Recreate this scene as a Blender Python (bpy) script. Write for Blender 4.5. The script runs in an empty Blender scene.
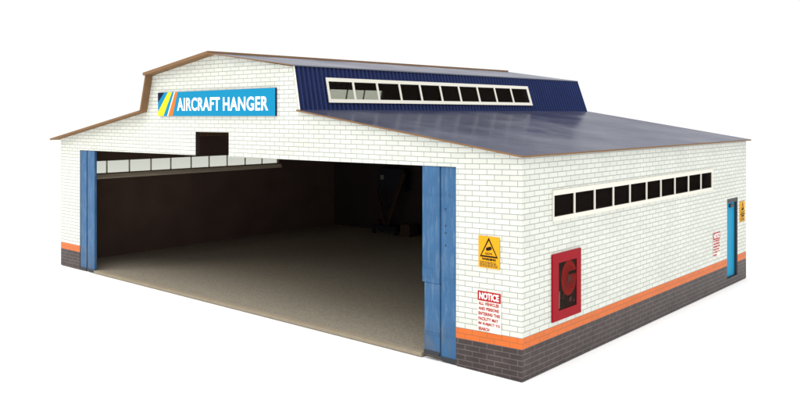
import bpy, bmesh, math, random
from mathutils import Vector, geometry
random.seed(4)
C = bpy.context.scene.collection
S = 0.1                      # one unit (the eaves height of the card model) is 10 cm
W, D = 4.278, 3.03           # front width and depth in units

# ------------------------------------------------------------------ camera
cam = bpy.data.cameras.new('camera')
co = bpy.data.objects.new('camera', cam); C.objects.link(co)
cam.sensor_width = 36.0
cam.lens = 802.23 / 800 * 36
cam.shift_y = -(207.5 - 115.0) / 800
cam.clip_start = 0.01; cam.clip_end = 100
co.location = (6.2025 * S, -3.0499 * S, 1.1867 * S)
co.rotation_euler = (math.radians(90), 0, math.atan2(0.654788, 0.755812))
bpy.context.scene.camera = co

# ------------------------------------------------------------------ light
sc = bpy.context.scene
sc.view_settings.view_transform = 'Standard'
sc.view_settings.look = 'None'
sc.view_settings.exposure = 0.0
sc.view_settings.gamma = 1.0
w = bpy.data.worlds.new('World'); sc.world = w; w.use_nodes = True
bg = w.node_tree.nodes['Background']
bg.inputs[0].default_value = (1.0, 1.0, 1.0, 1)
bg.inputs[1].default_value = 1.04

def softbox(name, loc, target, size, power, col):
    l = bpy.data.lights.new(name, 'AREA'); l.shape = 'SQUARE'
    l.size = size * S; l.energy = power * S * S; l.color = col
    o = bpy.data.objects.new(name, l); C.objects.link(o)
    o.location = Vector(loc) * S
    d = (Vector(target) - Vector(loc))
    o.rotation_euler = d.to_track_quat('-Z', 'Y').to_euler()
    return o
softbox('overhead_softbox', (4.2, -1.6, 12.0), (3.4, 0.2, 0), 11.0, 1500.0, (1.0, 0.99, 0.965))
softbox('front_softbox', (-3.0, -5.5, 6.0), (1.3, 0.0, 1.0), 4.0, 260.0, (1.0, 0.945, 0.84))

# ------------------------------------------------------------------ materials
def newmat(name):
    m = bpy.data.materials.new(name); m.use_nodes = True
    nt = m.node_tree; b = nt.nodes['Principled BSDF']
    return m, nt, b
def N(nt, typ, **kw):
    n = nt.nodes.new(typ)
    for k, v in kw.items(): setattr(n, k, v)
    return n
def math_n(nt, op, a, b=None, clamp=False):
    n = N(nt, 'ShaderNodeMath', operation=op); n.use_clamp = clamp
    for i, v in enumerate((a, b)):
        if v is None: continue
        if isinstance(v, (int, float)): n.inputs[i].default_value = v
        else: nt.links.new(v, n.inputs[i])
    return n.outputs[0]
def mixc(nt, fac, a, b, blend='MIX'):
    n = N(nt, 'ShaderNodeMix', data_type='RGBA', blend_type=blend)
    if isinstance(fac, (int, float)): n.inputs[0].default_value = fac
    else: nt.links.new(fac, n.inputs[0])
    for i, v in ((6, a), (7, b)):
        if isinstance(v, tuple): n.inputs[i].default_value = (*v[:3], 1)
        else: nt.links.new(v, n.inputs[i])
    return n.outputs[2]
def plain(name, col, rough=0.6, spec=0.3, var=0.12, scale=60.0, bump=0.0, stretch=None):
    """a painted or printed card surface with slight mottling"""
    m, nt, b = newmat(name)
    tc = N(nt, 'ShaderNodeTexCoord')
    src = tc.outputs['Object']
    if stretch:
        mp = N(nt, 'ShaderNodeMapping'); mp.inputs['Scale'].default_value = stretch
        nt.links.new(src, mp.inputs[0]); src = mp.outputs[0]
    no = N(nt, 'ShaderNodeTexNoise'); no.inputs['Scale'].default_value = scale; no.inputs['Detail'].default_value = 6
    nt.links.new(src, no.inputs['Vector'])
    lo = tuple(c * (1 - var) for c in col); hi = tuple(min(1, c * (1 + var)) for c in col)
    nt.links.new(mixc(nt, no.outputs['Fac'], lo, hi), b.inputs['Base Color'])
    b.inputs['Roughness'].default_value = rough
    b.inputs['Specular IOR Level'].default_value = spec
    if bump:
        n2 = N(nt, 'ShaderNodeTexNoise'); n2.inputs['Scale'].default_value = 900; n2.inputs['Detail'].default_value = 4
        nt.links.new(tc.outputs['Object'], n2.inputs['Vector'])
        bp = N(nt, 'ShaderNodeBump'); bp.inputs['Strength'].default_value = bump; bp.inputs['Distance'].default_value = 0.0004
        nt.links.new(n2.outputs['Fac'], bp.inputs['Height']); nt.links.new(bp.outputs[0], b.inputs['Normal'])
    return m

def brick_mat():
    m, nt, b = newmat('printed_brick_card')
    tc = N(nt, 'ShaderNodeTexCoord')
    so = N(nt, 'ShaderNodeSeparateXYZ'); nt.links.new(tc.outputs['Object'], so.inputs[0])
    sn = N(nt, 'ShaderNodeSeparateXYZ'); nt.links.new(tc.outputs['Normal'], sn.inputs[0])
    side = math_n(nt, 'GREATER_THAN', math_n(nt, 'ABSOLUTE', sn.outputs[0]), 0.6)
    x = math_n(nt, 'DIVIDE', so.outputs[0], S); y = math_n(nt, 'DIVIDE', so.outputs[1], S); z = math_n(nt, 'DIVIDE', so.outputs[2], S)
    xr = math_n(nt, 'SUBTRACT', W, x)
    # the front print is pasted on very slightly out of level
    tilt = math_n(nt, 'MULTIPLY', math_n(nt, 'MINIMUM', xr, 0.36), 0.03)
    tilt = math_n(nt, 'MULTIPLY', tilt, math_n(nt, 'SUBTRACT', 1.0, side))
    zz = math_n(nt, 'ADD', z, tilt)
    u = N(nt, 'ShaderNodeMix'); nt.links.new(side, u.inputs[0]); nt.links.new(xr, u.inputs[2]); nt.links.new(y, u.inputs[3])
    cv = N(nt, 'ShaderNodeCombineXYZ')
    nt.links.new(math_n(nt, 'ADD', u.outputs[0], 10.02), cv.inputs[0])
    nt.links.new(math_n(nt, 'ADD', zz, 0.0075), cv.inputs[1])
    br = N(nt, 'ShaderNodeTexBrick'); nt.links.new(cv.outputs[0], br.inputs['Vector'])
    br.offset = 0.5; br.squash = 1.0
    br.inputs['Scale'].default_value = 1.0
    br.inputs['Brick Width'].default_value = 0.083; br.inputs['Row Height'].default_value = 0.025
    br.inputs['Mortar Size'].default_value = 0.0023; br.inputs['Mortar Smooth'].default_value = 0.25
    br.inputs['Color1'].default_value = (1, 1, 1, 1); br.inputs['Color2'].default_value = (0.88, 0.90, 0.88, 1)
    br.inputs['Mortar'].default_value = (1, 1, 1, 1); br.inputs['Bias'].default_value = -0.35
    lo = math_n(nt, 'GREATER_THAN', zz, 0.1425); hi = math_n(nt, 'GREATER_THAN', zz, 0.1925)
    brick = mixc(nt, hi, mixc(nt, lo, (0.050, 0.037, 0.037), (0.67, 0.148, 0.024)), (0.685, 0.705, 0.655))
    mort = mixc(nt, hi, mixc(nt, lo, (0.118, 0.098, 0.098), (0.43, 0.12, 0.035)), (0.335, 0.355, 0.335))
    brick = mixc(nt, 1.0, brick, br.outputs['Color'], 'MULTIPLY')
    col = mixc(nt, br.outputs['Fac'], brick, mort)
    no = N(nt, 'ShaderNodeTexNoise'); no.inputs['Scale'].default_value = 35; no.inputs['Detail'].default_value = 7
    nt.links.new(tc.outputs['Object'], no.inputs['Vector'])
    grime = mixc(nt, no.outputs['Fac'], (0.86, 0.855, 0.83), (1.05, 1.05, 1.05))
    nd = N(nt, 'ShaderNodeTexNoise'); nd.inputs['Scale'].default_value = 110; nd.inputs['Detail'].default_value = 6
    nt.links.new(tc.outputs['Object'], nd.inputs['Vector'])
    soot = mixc(nt, nd.outputs['Fac'], (0.45, 0.45, 0.46), (1.55, 1.55, 1.5))
    grime = mixc(nt, lo, mixc(nt, 1.0, grime, soot, 'MULTIPLY'), grime)
    col = mixc(nt, 1.0, col, grime, 'MULTIPLY')
    nt.links.new(col, b.inputs['Base Color'])
    b.inputs['Roughness'].default_value = 0.5; b.inputs['Specular IOR Level'].default_value = 0.25
    return m

def door_mat():
    m, nt, b = newmat('worn_blue_paint')
    tc = N(nt, 'ShaderNodeTexCoord')
    mp = N(nt, 'ShaderNodeMapping'); mp.inputs['Scale'].default_value = (1, 1, 0.18); nt.links.new(tc.outputs['Object'], mp.inputs[0])
    n1 = N(nt, 'ShaderNodeTexNoise'); n1.inputs['Scale'].default_value = 420; n1.inputs['Detail'].default_value = 8; n1.inputs['Roughness'].default_value = 0.7
    nt.links.new(mp.outputs[0], n1.inputs['Vector'])
    n2 = N(nt, 'ShaderNodeTexNoise'); n2.inputs['Scale'].default_value = 90; n2.inputs['Detail'].default_value = 5
    nt.links.new(tc.outputs['Object'], n2.inputs['Vector'])
    r1 = N(nt, 'ShaderNodeValToRGB'); r1.color_ramp.elements[0].position = 0.50; r1.color_ramp.elements[1].position = 0.72
    nt.links.new(n1.outputs['Fac'], r1.inputs[0])
    base = mixc(nt, n2.outputs['Fac'], (0.024, 0.083, 0.190), (0.056, 0.150, 0.300))
    col = mixc(nt, math_n(nt, 'MULTIPLY', r1.outputs[0], 0.55), base, (0.17, 0.25, 0.34))
    # rust and dirt along the foot
    so = N(nt, 'ShaderNodeSeparateXYZ'); nt.links.new(tc.outputs['Object'], so.inputs[0])
    low = N(nt, 'ShaderNodeMapRange'); low.inputs[1].default_value = 0.004; low.inputs[2].default_value = 0.022
    low.inputs[3].default_value = 0.6; low.inputs[4].default_value = 0.0
    nt.links.new(so.outputs[2], low.inputs[0])
    r2 = N(nt, 'ShaderNodeValToRGB'); r2.color_ramp.elements[0].position = 0.45; r2.color_ramp.elements[1].position = 0.6
    nt.links.new(n1.outputs['Fac'], r2.inputs[0])
    col = mixc(nt, math_n(nt, 'MULTIPLY', low.outputs[0], r2.outputs[0]), col, (0.10, 0.09, 0.075))
    nt.links.new(col, b.inputs['Base Color'])
    b.inputs['Roughness'].default_value = 0.5; b.inputs['Specular IOR Level'].default_value = 0.15
    return m

def pane_mat():
    m, nt, b = newmat('window_film')
    out = nt.nodes['Material Output']
    tr = N(nt, 'ShaderNodeBsdfTransparent'); tr.inputs[0].default_value = (0.76, 0.77, 0.73, 1)
    gl = N(nt, 'ShaderNodeBsdfGlossy'); gl.inputs['Roughness'].default_value = 0.25; gl.inputs['Color'].default_value = (1.0, 0.78, 0.72, 1)
    mx = N(nt, 'ShaderNodeMixShader'); mx.inputs[0].default_value = 0.004
    nt.links.new(tr.outputs[0], mx.inputs[1]); nt.links.new(gl.outputs[0], mx.inputs[2])
    nt.links.new(mx.outputs[0], out.inputs[0])
    return m

def navy_mat():
    m, nt, b = newmat('navy_ribbed_print')
    tc = N(nt, 'ShaderNodeTexCoord')
    so = N(nt, 'ShaderNodeSeparateXYZ'); nt.links.new(tc.outputs['Object'], so.inputs[0])
    no = N(nt, 'ShaderNodeTexNoise'); no.inputs['Scale'].default_value = 70; no.inputs['Detail'].default_value = 6
    nt.links.new(tc.outputs['Object'], no.inputs['Vector'])
    ph = math_n(nt, 'MULTIPLY', so.outputs[1], 2 * math.pi / (0.0336 * S))
    rib = math_n(nt, 'MULTIPLY', math_n(nt, 'ADD', math_n(nt, 'COSINE', ph), 0.2, clamp=True), math_n(nt, 'ADD', no.outputs['Fac'], 0.25))
    nt.links.new(mixc(nt, rib, (0.0055, 0.0115, 0.055), (0.019, 0.035, 0.125)), b.inputs['Base Color'])
    b.inputs['Roughness'].default_value = 0.5; b.inputs['Specular IOR Level'].default_value = 0.12
    return m

def roof_mat():
    m, nt, b = newmat('slate_blue_roof_card')
    tc = N(nt, 'ShaderNodeTexCoord')
    no = N(nt, 'ShaderNodeTexNoise'); no.inputs['Scale'].default_value = 45; no.inputs['Detail'].default_value = 7
    nt.links.new(tc.outputs['Object'], no.inputs['Vector'])
    nt.links.new(mixc(nt, no.outputs['Fac'], (0.018, 0.021, 0.045), (0.038, 0.041, 0.070)), b.inputs['Base Color'])
    b.inputs['Specular IOR Level'].default_value = 0.0; b.inputs['Roughness'].default_value = 0.8
    n2 = N(nt, 'ShaderNodeTexNoise'); n2.inputs['Scale'].default_value = 16; n2.inputs['Detail'].default_value = 8; n2.inputs['Roughness'].default_value = 0.65
    nt.links.new(tc.outputs['Object'], n2.inputs['Vector'])
    gl = N(nt, 'ShaderNodeBsdfGlossy'); gl.inputs['Color'].default_value = (0.92, 0.93, 0.98, 1)
    mr = N(nt, 'ShaderNodeMapRange'); mr.inputs[1].default_value = 0.3; mr.inputs[2].default_value = 0.7; mr.inputs[3].default_value = 0.12; mr.inputs[4].default_value = 0.30
    nt.links.new(n2.outputs['Fac'], mr.inputs[0]); nt.links.new(mr.outputs[0], gl.inputs['Roughness'])
    bp = N(nt, 'ShaderNodeBump'); bp.inputs['Strength'].default_value = 0.16; bp.inputs['Distance'].default_value = 0.0008
    nt.links.new(n2.outputs['Fac'], bp.inputs['Height'])
    nt.links.new(bp.outputs[0], gl.inputs['Normal'])
    lw = N(nt, 'ShaderNodeLayerWeight'); lw.inputs['Blend'].default_value = 0.5
    fr = N(nt, 'ShaderNodeMapRange'); fr.inputs[1].default_value = 0.86; fr.inputs[2].default_value = 0.985; fr.inputs[3].default_value = 0.135; fr.inputs[4].default_value = 0.42
    nt.links.new(lw.outputs['Facing'], fr.inputs[0])
    fac = math_n(nt, 'MULTIPLY', fr.outputs[0], math_n(nt, 'ADD', n2.outputs['Fac'], 0.5))
    mx = N(nt, 'ShaderNodeMixShader'); nt.links.new(fac, mx.inputs[0])
    nt.links.new(b.outputs[0], mx.inputs[1]); nt.links.new(gl.outputs[0], mx.inputs[2])
    nt.links.new(mx.outputs[0], nt.nodes['Material Output'].inputs[0])
    return m

M = dict(
    brick=brick_mat(), roof=roof_mat(), door=door_mat(), pane=pane_mat(),
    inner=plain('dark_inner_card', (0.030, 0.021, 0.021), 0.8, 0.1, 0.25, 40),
    card=plain('raw_brown_card', (0.21, 0.122, 0.064), 0.85, 0.1, 0.15, 120),
    white=plain('white_frame_card', (0.72, 0.70, 0.62), 0.55, 0.25, 0.04, 90),
    litinner=plain('lit_inner_card', (0.105, 0.068, 0.056), 0.8, 0.1, 0.3, 40),  # inner card again, its colour lightened for light bounced onto the left wall
    windowglow=plain('beige_window_glow', (0.62, 0.53, 0.42), 0.7, 0.2, 0.1, 90),  # window glow on the inner wall, put in as a pale colour
    floor=plain('grey_brown_floor_card', (0.262, 0.234, 0.186), 0.85, 0.08, 0.50, 850, bump=0.3),
    edge=plain('pale_card_edge', (0.30, 0.255, 0.19), 0.85, 0.1, 0.15, 150),
    navy=navy_mat(),
    cyan=plain('cyan_print', (0.0005, 0.225, 0.420), 0.5, 0.1, 0.05, 60),
    cyandoor=plain('cyan_door_paint', (0.002, 0.26, 0.46), 0.5, 0.1, 0.10, 60),
    signnavy=plain('navy_print', (0.006, 0.007, 0.040), 0.5, 0.08, 0.05),
    yellow=plain('yellow_print', (0.72, 0.64, 0.020), 0.5, 0.1, 0.05),
    signorange=plain('orange_print', (0.68, 0.17, 0.025), 0.5, 0.1, 0.05),
    letter=plain('white_lettering', (0.88, 0.88, 0.86), 0.5, 0.25, 0.02),
    warnyellow=plain('amber_plate', (0.70, 0.345, 0.012), 0.5, 0.1, 0.08, 200),
    ink=plain('black_ink', (0.014, 0.010, 0.007), 0.6, 0.05, 0.1),
    ink2=plain('brown_ink', (0.11, 0.055, 0.012), 0.5, 0.25, 0.1),
    redink=plain('red_ink', (0.40, 0.018, 0.022), 0.5, 0.08, 0.06),
    notice=plain('notice_paper', (0.74, 0.74, 0.67), 0.55, 0.2, 0.05, 150),
    red=plain('cabinet_red', (0.29, 0.006, 0.014), 0.55, 0.08, 0.12, 90),
    reel=plain('hose_red', (0.52, 0.014, 0.018), 0.55, 0.12, 0.2, 300),
    coil=plain('coiled_hose_red', (0.44, 0.012, 0.016), 0.55, 0.12, 0.4, 260),
    reeldark=plain('hub_dark_red', (0.16, 0.008, 0.012), 0.45, 0.4, 0.2, 200),
    cabin=plain('cabinet_inside', (0.040, 0.020, 0.020), 0.7, 0.08, 0.5, 160),
    metal=plain('dull_steel', (0.42, 0.41, 0.40), 0.4, 0.5, 0.2, 200),
    black=plain('dark_door_frame', (0.030, 0.032, 0.038), 0.5, 0.3, 0.15),
    stand=plain('stand_dark_paint', (0.009, 0.010, 0.015), 0.6, 0.2, 0.2),
    strut=plain('stand_rusty_strut', (0.034, 0.018, 0.013), 0.6, 0.1, 0.4, 200),
    boxc=plain('old_cardboard', (0.050, 0.030, 0.023), 0.8, 0.1, 0.15, 100),
    label=plain('pale_label', (0.16, 0.145, 0.12), 0.6, 0.2, 0.1),
    tabletop=plain('white_tabletop', (0.93, 0.93, 0.93), 0.9, 0.0, 0.01, 3),
)

# ------------------------------------------------------------------ builders (coordinates in units, times S when linked)
def root_of(o):
    while o.parent: o = o.parent
    return o
def link(name, bm, mats, parent=None, loc=(0, 0, 0)):
    bmesh.ops.remove_doubles(bm, verts=bm.verts, dist=1e-6)
    bmesh.ops.recalc_face_normals(bm, faces=bm.faces)
    base = Vector(loc) * S if parent is None else root_of(parent).location.copy()
    for v in bm.verts: v.co = v.co * S - base
    me = bpy.data.meshes.new(name); bm.to_mesh(me); bm.free()
    for m in (mats if isinstance(mats, (list, tuple)) else [mats]): me.materials.append(m)
    o = bpy.data.objects.new(name, me); C.objects.link(o)
    if parent is not None: o.parent = parent
    else: o.location = base
    return o
def thing(name, loc, label, cat, group=None):
    o = bpy.data.objects.new(name, None); C.objects.link(o)
    o.empty_display_size = 0.02
    o.location = Vector(loc) * S; o['label'] = label; o['category'] = cat
    if group: o['group'] = group
    return o

class Map:
    """a flat (or slightly warped) face: (u, v, w) -> point; w is the outward offset"""
    def __init__(s, fn, n): s.fn, s.n = fn, Vector(n).normalized()
    def __call__(s, u, v, w=0.0): return Vector(s.fn(u, v)) + s.n * w
FRONT = Map(lambda u, v: (u, 0, v), (0, -1, 0))
RIGHT = Map(lambda u, v: (W, u, v), (1, 0, 0))
LEFT = Map(lambda u, v: (0, u, v), (-1, 0, 0))
BACK = Map(lambda u, v: (u, D, v), (0, 1, 0))

def grid_plate(bm, mp, us, vs, holes, w0, w1):
    """a slab over sorted us x vs with rectangular holes cut through; slots 0 outer, 1 inner, 2 edge"""
    us = sorted(set(us)); vs = sorted(set(vs))
    def solid(i, j):
        if i < 0 or j < 0 or i >= len(us) - 1 or j >= len(vs) - 1: return False
        cu, cv = (us[i] + us[i + 1]) / 2, (vs[j] + vs[j + 1]) / 2
        return not any(a < cu < b and c < cv < d for a, b, c, d in holes)
    P = {}
    def vert(i, j, k):
        if (i, j, k) not in P: P[(i, j, k)] = bm.verts.new(mp(us[i], vs[j], (w0, w1)[k]))
        return P[(i, j, k)]
    for i in range(len(us) - 1):
        for j in range(len(vs) - 1):
            if not solid(i, j): continue
            f = bm.faces.new([vert(i, j, 1), vert(i + 1, j, 1), vert(i + 1, j + 1, 1), vert(i, j + 1, 1)]); f.material_index = 0
            f = bm.faces.new([vert(i, j, 0), vert(i, j + 1, 0), vert(i + 1, j + 1, 0), vert(i + 1, j, 0)]); f.material_index = 1
            for di, dj, a, b in ((-1, 0, (0, 0), (0, 1)), (1, 0, (1, 0), (1, 1)), (0, -1, (0, 0), (1, 0)), (0, 1, (0, 1), (1, 1))):
                if solid(i + di, j + dj): continue
                f = bm.faces.new([vert(i + a[0], j + a[1], 0), vert(i + b[0], j + b[1], 0), vert(i + b[0], j + b[1], 1), vert(i + a[0], j + a[1], 1)])
                f.material_index = 2
def poly_plate(bm, mp, loop, w0, w1):
    tris = geometry.tessellate_polygon([[Vector((u, v, 0)) for u, v in loop]])
    a = [bm.verts.new(mp(u, v, w1)) for u, v in loop]; b = [bm.verts.new(mp(u, v, w0)) for u, v in loop]
    for t in tris:
        bm.faces.new([a[i] for i in t]).material_index = 0
        bm.faces.new([b[i] for i in reversed(t)]).material_index = 1
    n = len(loop)
    for i in range(n):
        j = (i + 1) % n
        bm.faces.new([a[i], a[j], b[j], b[i]]).material_index = 2
def slab_n(bm, q, off, n=10):
    """a card sheet over four corners q, off = its thickness as a vector; it bends evenly between corners that are not level"""
    q = [Vector(p) for p in q]; off = Vector(off)
    P = lambda i, j: (q[0] * (1 - i / n) + q[1] * (i / n)) * (1 - j / n) + (q[3] * (1 - i / n) + q[2] * (i / n)) * (j / n)
    lo = [[bm.verts.new(P(i, j)) for j in range(n + 1)] for i in range(n + 1)]
    hi = [[bm.verts.new(P(i, j) + off) for j in range(n + 1)] for i in range(n + 1)]
    for i in range(n):
        for j in range(n):
            bm.faces.new([hi[i][j], hi[i + 1][j], hi[i + 1][j + 1], hi[i][j + 1]]).material_index = 0
            bm.faces.new([lo[i][j], lo[i][j + 1], lo[i + 1][j + 1], lo[i + 1][j]]).material_index = 1
    for k in range(n):
        for a, b in (((k, 0), (k + 1, 0)), ((k, n), (k + 1, n)), ((0, k), (0, k + 1)), ((n, k), (n, k + 1))):
            bm.faces.new([lo[a[0]][a[1]], lo[b[0]][b[1]], hi[b[0]][b[1]], hi[a[0]][a[1]]]).material_index = 2
def rect(bm, mp, u0, u1, v0, v1, w0, w1): grid_plate(bm, mp, [u0, u1], [v0, v1], [], w0, w1)
def box(bm, x0, x1, y0, y1, z0, z1):
    r = bmesh.ops.create_cube(bm, size=1)
    for v in r['verts']:
        v.co = Vector(((x0 + x1) / 2 + v.co.x * (x1 - x0), (y0 + y1) / 2 + v.co.y * (y1 - y0), (z0 + z1) / 2 + v.co.z * (z1 - z0)))
def bar(bm, p, q, a, b):
    p, q = Vector(p), Vector(q); d = (q - p).normalized()
    s = d.cross(Vector((0, 1, 0))).normalized() * a / 2; t = d.cross(s).normalized() * b / 2
    c0 = [bm.verts.new(p + i * s + j * t) for i, j in ((-1, -1), (1, -1), (1, 1), (-1, 1))]
    c1 = [bm.verts.new(q + i * s + j * t) for i, j in ((-1, -1), (1, -1), (1, 1), (-1, 1))]
    bm.faces.new(c0); bm.faces.new(c1)
    for i in range(4):
        j = (i + 1) % 4; bm.faces.new([c0[i], c0[j], c1[j], c1[i]])
def disc(bm, mp, cu, cv, r0, r1, w0, w1, n=40, ru=1.0):
    """a ring (or a disc when r0 = 0) standing out of a face"""
    def ring(r, w): return [bm.verts.new(mp(cu + ru * r * math.cos(2 * math.pi * k / n), cv + r * math.sin(2 * math.pi * k / n), w)) for k in range(n)]
    o0, o1 = ring(r1, w0), ring(r1, w1)
    if r0 > 0: i0, i1 = ring(r0, w0), ring(r0, w1)
    for k in range(n):
        l = (k + 1) % n
        bm.faces.new([o0[k], o0[l], o1[l], o1[k]])
        if r0 > 0:
            bm.faces.new([i0[k], i1[k], i1[l], i0[l]])
            bm.faces.new([o1[k], o1[l], i1[l], i1[k]])
            bm.faces.new([o0[k], i0[k], i0[l], o0[l]])
    if r0 <= 0:
        bm.faces.new(o1); bm.faces.new(list(reversed(o0)))
def tube(bm, pts, r, n=8):
    rings = []
    for i, p in enumerate(pts):
        d = (Vector(pts[min(i + 1, len(pts) - 1)]) - Vector(pts[max(i - 1, 0)])).normalized()
        a = d.orthogonal().normalized(); b = d.cross(a)
        if rings:
            pass
        rings.append([bm.verts.new(Vector(p) + (a * math.cos(2 * math.pi * k / n) + b * math.sin(2 * math.pi * k / n)) * r) for k in range(n)])
    for A, B in zip(rings, rings[1:]):
        # match the rings by the nearest starting vertex
        s = min(range(n), key=lambda k: (B[k].co - A[0].co).length)
        for k in range(n):
            bm.faces.new([A[k], A[(k + 1) % n], B[(k + 1 + s) % n], B[(k + s) % n]])
    bm.faces.new(rings[0]); bm.faces.new(rings[-1])

def add_text(bm, mp, text, u0, u1, v0, v1, w0, w1, bold=0.0, spacing=1.0):
    """lettering fitted into the rectangle u0..u1 x v0..v1 of a face"""
    cu = bpy.data.curves.new('t', 'FONT'); cu.body = text; cu.size = 1.0; cu.offset = bold; cu.resolution_u = 4; cu.space_character = spacing
    o = bpy.data.objects.new('t', cu); C.objects.link(o)
    bpy.context.view_layer.update()
    me = bpy.data.meshes.new_from_object(o.evaluated_get(bpy.context.evaluated_depsgraph_get()))
    bpy.data.objects.remove(o); bpy.data.curves.remove(cu)
    t = bmesh.new(); t.from_mesh(me); bpy.data.meshes.remove(me)
    bmesh.ops.remove_doubles(t, verts=t.verts, dist=1e-5)
    xs = [v.co.x for v in t.verts]; ys = [v.co.y for v in t.verts]
    X0, X1, Y0, Y1 = min(xs), max(xs), min(ys), max(ys)
    def q(c, w): return mp(u0 + (c.x - X0) / (X1 - X0) * (u1 - u0), v0 + (c.y - Y0) / (Y1 - Y0) * (v1 - v0), w)
    top = {v: bm.verts.new(q(v.co, w1)) for v in t.verts}; bot = {v: bm.verts.new(q(v.co, w0)) for v in t.verts}
    for f in t.faces:
        bm.faces.new([top[v] for v in f.verts])
        bm.faces.new([bot[v] for v in reversed(f.verts)])
    for e in t.edges:
        if len(e.link_faces) == 1:
            a, b = e.verts; bm.faces.new([top[a], top[b], bot[b], bot[a]])
    t.free()

# ------------------------------------------------------------------ the setting
bm = bmesh.new()
bmesh.ops.create_circle(bm, cap_ends=True, segments=96, radius=26)
for v in bm.verts: v.co += Vector((2, 1, -0.004))
g = link('ground', bm, M['tabletop']); g['kind'] = 'structure'

# ------------------------------------------------------------------ the hangar
hangar = thing('aircraft_hangar', (0, 0, 0), 'white brick card model aircraft hangar with slate blue roofs and open doorway', 'model building')
T = 0.03
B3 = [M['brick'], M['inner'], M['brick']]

# front wall: the doorway and the notch for a tail fin above it are part of its outline
bm = bmesh.new()
poly_plate(bm, FRONT, [(0, 0), (.306, 0), (.306, .917), (1.814, .927), (1.814, 1.078), (2.162, 1.079), (2.162, .928), (3.912, .940),
                       (3.912, 0), (W, 0), (W, 1.0), (2.797, 1.209), (2.747, 1.463), (2.03, 1.566), (1.316, 1.456), (1.244, 1.207), (0, .997)], -T, 0)
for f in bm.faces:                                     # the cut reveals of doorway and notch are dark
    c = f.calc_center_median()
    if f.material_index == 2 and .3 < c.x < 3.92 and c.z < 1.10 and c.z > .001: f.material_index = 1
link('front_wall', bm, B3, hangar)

WY0, WY1, WZ0, WZ1 = .270, 2.322, .707, .808; LY0, LY1 = .198, 2.225          # glazed strip of the side walls
DY0, DY1, DZ0, DZ1 = 2.628, 2.842, .052, .603         # side door
bm = bmesh.new()
grid_plate(bm, RIGHT, [T, WY0, WY1, DY0, DY1, D], [0, DZ0, DZ1, WZ0, WZ1, 1.0], [(WY0, WY1, WZ0, WZ1), (DY0, DY1, DZ0, DZ1)], -T, 0)
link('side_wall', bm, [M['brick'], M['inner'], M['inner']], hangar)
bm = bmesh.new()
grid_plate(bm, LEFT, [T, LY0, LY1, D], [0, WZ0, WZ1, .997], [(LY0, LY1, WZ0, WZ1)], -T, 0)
link('side_wall', bm, [M['brick'], M['litinner'], M['litinner']], hangar)
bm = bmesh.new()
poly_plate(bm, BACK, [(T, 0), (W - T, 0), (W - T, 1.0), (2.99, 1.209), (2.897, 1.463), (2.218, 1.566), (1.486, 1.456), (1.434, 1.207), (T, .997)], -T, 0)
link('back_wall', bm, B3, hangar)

# floor board, its cut edge showing along the doorway
bm = bmesh.new()
slab_n(bm, [(T + .002, T + .002, .002), (W - T - .002, T + .002, .002), (W - T - .002, D - T - .002, .002), (T + .002, D - T - .002, .002)], (0, 0, .014))
link('floor', bm, [M['floor'], M['floor'], M['edge']], hangar)
bm = bmesh.new()
slab_n(bm, [(.521, -.004, .001), (3.702, -.004, .001), (3.702, T + .001, .001), (.521, T + .001, .001)], (0, 0, .0175))
link('doorway_sill', bm, [M['edge'], M['edge'], M['edge']], hangar)

# clerestory walls: corrugated cladding, leaning in, set very slightly askew on the roof
def sk(a, b): return lambda y: a + (b - a) * y / D
RB, RT, LB, LT = sk(2.797, 2.990), sk(2.747, 2.897), sk(1.244, 1.434), sk(1.316, 1.486)
def cmap(base, top, z0, z1, sgn):
    return Map(lambda u, v: (base(u) + (top(u) - base(u)) * (v - z0) / (z1 - z0), u, v), (sgn, 0.0, 0.19))
CR = cmap(RB, RT, 1.205, 1.466, 1); CL = cmap(LB, LT, 1.203, 1.458, -1)
CY0, CY1, CZ0, CZ1 = .236, 2.236, 1.276, 1.380
def cladding(mp, z0, z1, ya, yb, top=CZ1):
    bm = bmesh.new()
    n = int((yb - ya) / 0.0056); us = [ya + (yb - ya) * i / n for i in range(n + 1)]
    us = [min((CY0, CY1), key=lambda c: abs(c - u)) if min(abs(u - CY0), abs(u - CY1)) < .0028 else u for u in us]
    def wav(u, v, w=0.0):
        ph = (u / 0.0336) % 1.0                          # flat-topped ribs
        r = max(0.0, min(1.0, 2.2 * abs(ph - .5) - .05))
        return mp(u, v, w + (0.011 * r if w > 0.005 else 0))
    m2 = Map(lambda u, v: (0, 0, 0), (0, 0, 1)); m2.__class__ = type('Wave', (Map,), {'__call__': lambda s, u, v, w=0.0: wav(u, v, w)})
    grid_plate(bm, m2, us, [z0, CZ0, top, z1], [(CY0, CY1, CZ0, top)], -.012, .008)
    for f in bm.faces:                                    # the cut front edge of the sheet is white card
        if f.material_index == 2 and f.calc_center_median().y < .02: f.material_index = 3
    return bm
link('clerestory_wall', cladding(CR, 1.205, 1.466, .004, D), [M['navy'], M['inner'], M['inner'], M['white']], hangar)
link('clerestory_wall', cladding(CL, 1.203, 1.458, .004, D, 1.402), [M['navy'], M['inner'], M['inner'], M['white']], hangar)
# raw card return of the left cladding, standing forward of the front wall
bm = bmesh.new()
slab_n(bm, [(1.244, -.052, 1.207), (1.244, .003, 1.207), (1.316, .003, 1.458), (1.316, -.052, 1.458)], (-.014, 0, -.002))
link('cladding_return', bm, [M['navy'], M['card'], M['card']], hangar)

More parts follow.
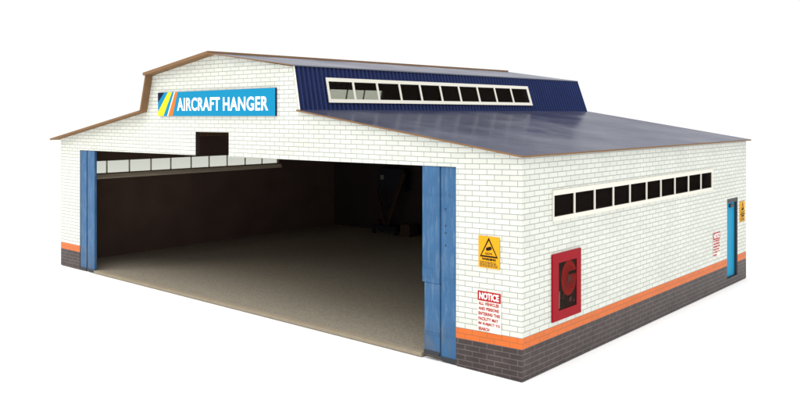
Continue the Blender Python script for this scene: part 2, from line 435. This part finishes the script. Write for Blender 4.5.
# strip windows: one white frame, ten panes each
def strip_window(mp, edges, z0, z1, f_u, f_z, w_out, half, label):
    a, b = edges[0], edges[-1]
    bm = bmesh.new()
    holes, us = [], [a - f_u[0], b + f_u[1]]
    for i, (p, q) in enumerate(zip(edges, edges[1:])):
        p2 = p if i == 0 else p + half; q2 = q if i == len(edges) - 2 else q - half
        holes.append((p2, q2, z0, z1)); us += [p2, q2]
    grid_plate(bm, mp, us, [z0 - f_z[0], z0, z1, z1 + f_z[1]], holes, w_out[0], w_out[1])
    fr = link('strip_window', bm, M['white'], hangar)
    for p, q, c, d in holes:
        bp = bmesh.new(); rect(bp, mp, p - .001, q + .001, c - .001, d + .001, w_out[0] - .004, w_out[0] - .001)
        link('pane', bp, M['pane'], fr)
    return fr
ye = [.270, .467, .676, .885, 1.085, 1.300, 1.498, 1.705, 1.920, 2.130, 2.322]
strip_window(RIGHT, ye, WZ0, WZ1, (.008, .018), (.020, .024), (.001, .007), .0055, None)
strip_window(LEFT, [LY0 + (y - WY0) * (LY1 - LY0) / (WY1 - WY0) for y in ye], WZ0, WZ1, (.012, .018), (.020, .020), (.001, .007), .0065, None)
ce = [.236, .432, .633, .833, 1.026, 1.228, 1.424, 1.629, 1.830, 2.030, 2.236]
strip_window(CR, ce, CZ0, CZ1, (.016, .024), (.021, .022), (.0195, .024), .0075, None)
strip_window(CL, ce, CZ0, 1.402, (.016, .024), (.021, .018), (.0195, .024), .0075, None)
# added rail, its pale colour standing in for window glow below the left strip
bm = bmesh.new()
slab_n(bm, [(T, LY0 - .02, .700), (T, LY1 + .02, .700), (T + .022, LY1 + .02, .678), (T + .022, LY0 - .02, .678)], (-.006, 0, -.016))
link('window_glow_rail', bm, M['windowglow'], hangar)

# roof sheets (slots: top, underside, cut edge)
R3 = [M['roof'], M['inner'], M['card']]; R3b = [M['roof'], M['card'], M['card']]
bm = bmesh.new()
slab_n(bm, [(2.805, -.022, 1.208), (W + .022, -.032, .9985), (W + .030, D + .018, 1.000), (3.000, D + .02, 1.208)], (0.0012, 0, .0085))
link('lower_roof', bm, R3, hangar)
bm = bmesh.new()
slab_n(bm, [(-.062, -.060, .988), (1.238, -.060, 1.2065), (1.428, D + .02, 1.2065), (-.05, D + .02, .990)], (-.0012, 0, .0115))
link('lower_roof', bm, R3b, hangar)
bm = bmesh.new()
slab_n(bm, [(2.036, -.060, 1.5665), (2.768, -.020, 1.4655), (2.912, D + .006, 1.4655), (2.224, D + .006, 1.5665)], (0.001, 0, .0065))
for f in bm.faces:
    c = f.calc_center_median()                            # the long outer edge is printed over
    if f.material_index == 2 and c.x > 2.6 and .02 < c.y < D - .02: f.material_index = 0
link('upper_roof', bm, R3, hangar)
bm = bmesh.new()
slab_n(bm, [(1.294, -.064, 1.4560), (2.033, -.064, 1.5670), (2.221, D + .004, 1.5670), (1.466, D + .01, 1.4560)], (-.0015, 0, .019))
link('upper_roof', bm, R3b, hangar)

# sliding doors: two leaves each side, hung just behind the wall face
def leaf(x0, x1, z0, z1, y0, y1, low=0.0):
    bm = bmesh.new()
    if low: box(bm, x0, x1, y0, y1, .37, z1); box(bm, x0 + low, x1, y0 + .002, y1, z0, .3695)
    else: box(bm, x0, x1, y0, y1, z0, z1)
    bmesh.ops.bevel(bm, geom=bm.edges[:], offset=.0022, segments=1, affect='EDGES')
    o = link('sliding_door', bm, M['door'], hangar)
    # folded seams pressed into the leaf
    for z in (.125, .398, .800):
        s = bmesh.new()
        box(s, x0 + (low if z < .37 else 0) + .003, x1 - .003, y0 - .0012, y0 + .004, z - .0035, z + .0035)
        link('seam', s, M['door'], o)
    k = bmesh.new(); box(k, x0 + low + .001, x1 - .001, y0 - .003, y0 + .006, z0, z0 + .020)
    link('kick_strip', k, M['black'], o)
    return o
leaf(3.704, 3.812, .019, .9375, .000, .020, low=.012)
d2 = leaf(3.816, 3.911, .003, .9385, .006, .026)
bm = bmesh.new()
for z in (.735, .655, .620, .560):
    disc(bm, Map(lambda u, v: (u, .006, v), (0, -1, 0)), 3.845, z, 0, .0042, -.002, .0015, 8)
link('bolt', bm, M['black'], d2)
bm = bmesh.new(); box(bm, 3.706, 3.768, -.0012, .001, .402, .440)
link('patch_plate', bm, M['door'], d2)
leaf(.307, .400, .003, .9165, .003, .023)
leaf(.416, .520, .003, .9170, .003, .023)

# side door, set back in its opening
DOORP = Map(lambda u, v: (W - .026, u, v), (1, 0, 0))
bm = bmesh.new(); rect(bm, DOORP, DY0 + .0005, DY1 - .0125, DZ0 + .0005, DZ1 - .0305, -.004, .008)
sd = link('side_door', bm, M['cyandoor'], hangar)
bm = bmesh.new(); grid_plate(bm, DOORP, [DY0 + .0005, DY1 - .012, DY1 - .0005], [DZ0 + .0005, DZ1 - .03, DZ1 - .0005], [(DY0 + .0005, DY1 - .012, DZ0 + .0005, DZ1 - .03)], -.004, .024)
link('door_frame', bm, M['black'], sd)
bm = bmesh.new(); rect(bm, DOORP, DY0 + .09, DY1 - .06, DZ1 - .065, DZ1 - .045, .0085, .020)
link('door_closer', bm, M['black'], sd)
bm = bmesh.new(); rect(bm, DOORP, DY0 + .022, DY0 + .034, .33, .39, .0085, .016)
link('handle', bm, M['metal'], sd)

# ------------------------------------------------------------------ signs and fittings
# name board over the doorway
sg = thing('name_sign', (2.0, -.001, 1.18), 'long cyan name board lettered AIRCRAFT HANGER with coloured stripes over the doorway', 'sign')
bm = bmesh.new(); poly_plate(bm, FRONT, [(1.400, 1.179), (2.616, 1.181), (2.616, 1.345), (1.400, 1.337)], .0008, .013)
link('board', bm, [M['cyan'], M['ink'], M['signnavy']], sg)
def stripe(pts, m, w=.0142):
    bm = bmesh.new(); poly_plate(bm, FRONT, pts, .0125, w); link('stripe', bm, m, sg)
stripe([(1.4005, 1.336), (1.4005, 1.272), (1.474, 1.337)], M['signnavy'])
stripe([(1.4005, 1.1795), (1.467, 1.1798), (1.568, 1.3377), (1.520, 1.3374), (1.4005, 1.205)], M['yellow'])
stripe([(1.512, 1.1800), (1.523, 1.1800), (1.603, 1.3380), (1.592, 1.3380)], M['letter'])
stripe([(1.5235, 1.1800), (1.575, 1.1803), (1.632, 1.3382), (1.6035, 1.3380)], M['signorange'])
bm = bmesh.new()
add_text(bm, FRONT, 'AIRCRAFT', 1.628, 2.090, 1.213, 1.299, .0132, .0145, bold=.026, spacing=1.06)
add_text(bm, FRONT, 'HANGER', 2.122, 2.554, 1.212, 1.297, .0132, .0145, bold=.026, spacing=1.06)
link('lettering', bm, M['letter'], sg)

# warning plates: camera in a triangle
def warning(mp, u0, u1, v0, v1, label, w, flip=False):
    c = mp((u0 + u1) / 2, v0, 0)
    t = thing('warning_sign', c, label, 'sign', 'yellow camera warning plates')
    X = lambda a: u0 + a * (u1 - u0)
    Y = lambda a: v0 + a * (v1 - v0)
    bm = bmesh.new(); rect(bm, mp, u0, u1, v0, v1, .0008, .005); link('plate', bm, M['warnyellow'], t)
    tri = lambda k: [(.50, .965 - k * 1.9), (.075 + k * 1.5, .345 + k), (.925 - k * 1.5, .345 + k)]
    o, i = tri(0), tri(.046)
    bm = bmesh.new()
    for a in range(3):
        b = (a + 1) % 3
        poly_plate(bm, mp, [(X(o[a][0]), Y(o[a][1])), (X(o[b][0]), Y(o[b][1])), (X(i[b][0]), Y(i[b][1])), (X(i[a][0]), Y(i[a][1]))], .0046, .0062)
    link('triangle', bm, M['ink'], t)
    bm = bmesh.new()
    poly_plate(bm, mp, [(X(a), Y(b)) for a, b in ((.365, .560), (.385, .640), (.590, .690), (.640, .635), (.615, .590), (.455, .545))], .0046, .0062)
    link('camera_symbol', bm, M['ink'], t)
    bm = bmesh.new()
    add_text(bm, mp, 'CCTV', X(.33), X(.67), Y(.425), Y(.485), .0048, .0060, bold=.03)
    add_text(bm, mp, 'WARNING', X(.17), X(.83), Y(.245), Y(.315), .0048, .0060, bold=.04)
    link('lettering', bm, M['ink'], t)
    bm = bmesh.new(); rnd = random.Random(3)
    for row in range(4):                                  # fine print too small to read
        a = .08
        while a < .86:
            l = rnd.uniform(.05, .14); rect(bm, mp, X(a), X(min(.92, a + l)), Y(.175 - row * .045), Y(.20 - row * .045), .0046, .0056); a += l + .03
    link('fine_print', bm, M['ink2'], t)
warning(FRONT, 4.045, 4.161, .484, .630, 'large square-on yellow camera warning plate on the front pier above the notice', 1)
warning(RIGHT, 2.886, 2.984, .420, .565, 'small yellow warning plate between the cyan side door and the far wall corner', 1)

def notice(mp, u0, u1, v0, v1, vh, label, boxed):
    t = thing('notice_sign', mp((u0 + u1) / 2, v0, 0), label, 'sign', 'red and white notices')
    bm = bmesh.new(); rect(bm, mp, u0, u1, v0, v1, .0008, .003); link('plate', bm, M['notice'], t)
    bm = bmesh.new(); rect(bm, mp, u0 + .001, u1 - .001, vh, v1 - .001, .0026, .0042); link('header', bm, M['redink'], t)
    L = u1 - u0
    bm = bmesh.new()
    h = v1 - vh
    add_text(bm, mp, 'NOTICE', u0 + .08 * L, u1 - .08 * L, vh + h * .16, v1 - h * .16, .0040, .0050, bold=.035)
    link('header_lettering', bm, M['letter'], t)
    rows = (('ALL VEHICLES', .93), ('AND PERSONS', .93), ('ENTERING THIS', .98), ('FACILITY MAY', .90), ('BE SUBJECT TO', .98), ('SEARCH', .50))
    bm = bmesh.new(); st = (vh - v0) / len(rows)
    for i, (s, l) in enumerate(rows):
        z = vh - (i + 1) * st
        add_text(bm, mp, s, u0 + .04 * L, u0 + .04 * L + l * L * .94, z + st * .14, z + st * .80, .0026, .0038, bold=.04, spacing=1.1)
    link('lettering', bm, M['redink'], t)
notice(FRONT, 4.039, 4.168, .190, .376, .330, 'red and white NOTICE panel on the front pier below the yellow plate', 0)
notice(RIGHT, 2.352, 2.482, .240, .400, .352, 'small red and white NOTICE panel beside the cyan side door', 1)

# fire hose cabinet
cb = thing('fire_hose_cabinet', (W, .39, .213), 'red fire hose cabinet with a glazed front on the side wall near the corner', 'fire cabinet')
A, Bq, Cq, Dq = .252, .526, .215, .532
g0, g1, h0, h1 = .308, .482, .260, .487
bm = bmesh.new(); grid_plate(bm, RIGHT, [A, g0, g1, Bq], [Cq, h0, h1, Dq], [(g0, g1, h0, h1)], .0008, .009); link('frame', bm, M['red'], cb)
bm = bmesh.new(); rect(bm, RIGHT, g0 - .001, g1 + .001, h0 - .001, h1 + .001, .0008, .004); link('back_panel', bm, M['cabin'], cb)
bm = bmesh.new()
for k in (3, 4): disc(bm, RIGHT, .410, .402, .020 + k * .0128, .0330 + k * .0128, .0042, .0060 + (k % 2) * .0008, 36, .86)
rl = link('hose_reel', bm, M['reel'], cb)
bm = bmesh.new()
for k in range(3): disc(bm, RIGHT, .410, .402, .021 + k * .0124, .0320 + k * .0124, .0042, .0056 + (k % 2) * .0008, 36, .86)
link('hose_coil', bm, M['coil'], rl)
for a in (215, 330):
    bm = bmesh.new(); ca, sa = math.cos(math.radians(a)), math.sin(math.radians(a))
    poly_plate(bm, RIGHT, [(.410 + .86 * (ca * q - sa * h), .402 + sa * q + ca * h) for q, h in ((.020, -.003), (.072, -.003), (.072, .003), (.020, .003))], .0055, .0074)
    link('spoke', bm, M['reeldark'], rl)
bm = bmesh.new(); disc(bm, RIGHT, .410, .402, 0, .019, .0042, .0070, 24, .86); link('hub', bm, M['reeldark'], rl)
bm = bmesh.new(); rect(bm, RIGHT, .408, .478, .416, .432, .0062, .0072); link('reel_arm', bm, M['ink'], rl)
bm = bmesh.new(); tube(bm, [RIGHT(.372, .335, .005), RIGHT(.350, .312, .005), RIGHT(.326, .318, .005), RIGHT(.322, .350, .005)], .0022); link('hose', bm, M['reeldark'], cb)
bm = bmesh.new(); tube(bm, [RIGHT(.321, .350, .0045), RIGHT(.319, .315, .0045), RIGHT(.318, .270, .0045)], .003); link('nozzle', bm, M['metal'], cb)
bm = bmesh.new(); disc(bm, RIGHT, .424, .297, 0, .013, .0042, .0065, 16); disc(bm, RIGHT, .460, .285, 0, .008, .0042, .0065, 12)
link('valve', bm, M['reeldark'], cb)
bm = bmesh.new(); rect(bm, RIGHT, g0 + .0004, g1 - .0004, h0 + .0004, h1 - .0004, .0076, .0082); link('glass', bm, M['pane'], cb)

# things standing at the back of the hangar floor
Z = .0165
es = thing('equipment_stand', (.93, 2.9, Z), 'dark V-shaped equipment stand with a pale label in the far back of the hangar', 'workshop stand')
bm = bmesh.new(); box(bm, .79, 1.13, 2.86, 2.93, .44, .66); bmesh.ops.bevel(bm, geom=bm.edges[:], offset=.008, segments=2, affect='EDGES'); link('head_box', bm, M['stand'], es)
bm = bmesh.new(); box(bm, .830, .872, 2.853, 2.8595, .545, .590); link('label_plate', bm, M['label'], es)
bm = bmesh.new(); bar(bm, (.775, 2.845, .46), (.90, 2.845, .10), .035, .02); link('strut', bm, M['strut'], es)
bm = bmesh.new(); bar(bm, (1.16, 2.84, .62), (.94, 2.84, .10), .035, .02); link('strut', bm, M['strut'], es)
bm = bmesh.new(); box(bm, .76, 1.10, 2.78, 2.93, Z + .04, Z + .085); link('base_frame', bm, M['stand'], es)
bm = bmesh.new(); bar(bm, (.82, 2.838, .335), (1.06, 2.838, .335), .022, .014); link('cross_bar', bm, M['stand'], es)
bm = bmesh.new(); bar(bm, (1.075, 2.848, .44), (.985, 2.825, .20), .048, .012); link('guard_plate', bm, M['strut'], es)
bm = bmesh.new(); tube(bm, [(.87, 2.835, .44), (.865, 2.83, .36), (.885, 2.825, .29), (.93, 2.825, .27), (.97, 2.83, .31), (.99, 2.835, .44)], .007); link('hose', bm, M['stand'], es)
bm = bmesh.new(); box(bm, .775, .855, 2.80, 2.86, Z + .086, Z + .135); bmesh.ops.bevel(bm, geom=bm.edges[:], offset=.01, segments=2, affect='EDGES'); link('motor', bm, M['strut'], es)
for x in (.79, 1.07):
    for y in (2.80, 2.91):
        bm = bmesh.new(); disc(bm, Map(lambda u, v, y=y: (u, y, v), (0, -1, 0)), x, Z + .022, 0, .022, -.009, .009, 16); link('wheel', bm, M['stand'], es)
bx = thing('cardboard_box', (1.19, 2.86, Z), 'small brown cardboard box on the floor beside the dark stand', 'box')
bm = bmesh.new(); box(bm, 1.135, 1.255, 2.80, 2.92, Z, Z + .115); link('carton', bm, M['boxc'], bx)
bm = bmesh.new(); box(bm, 1.185, 1.205, 2.799, 2.921, Z + .1155, Z + .1165); link('tape', bm, M['label'], bx)
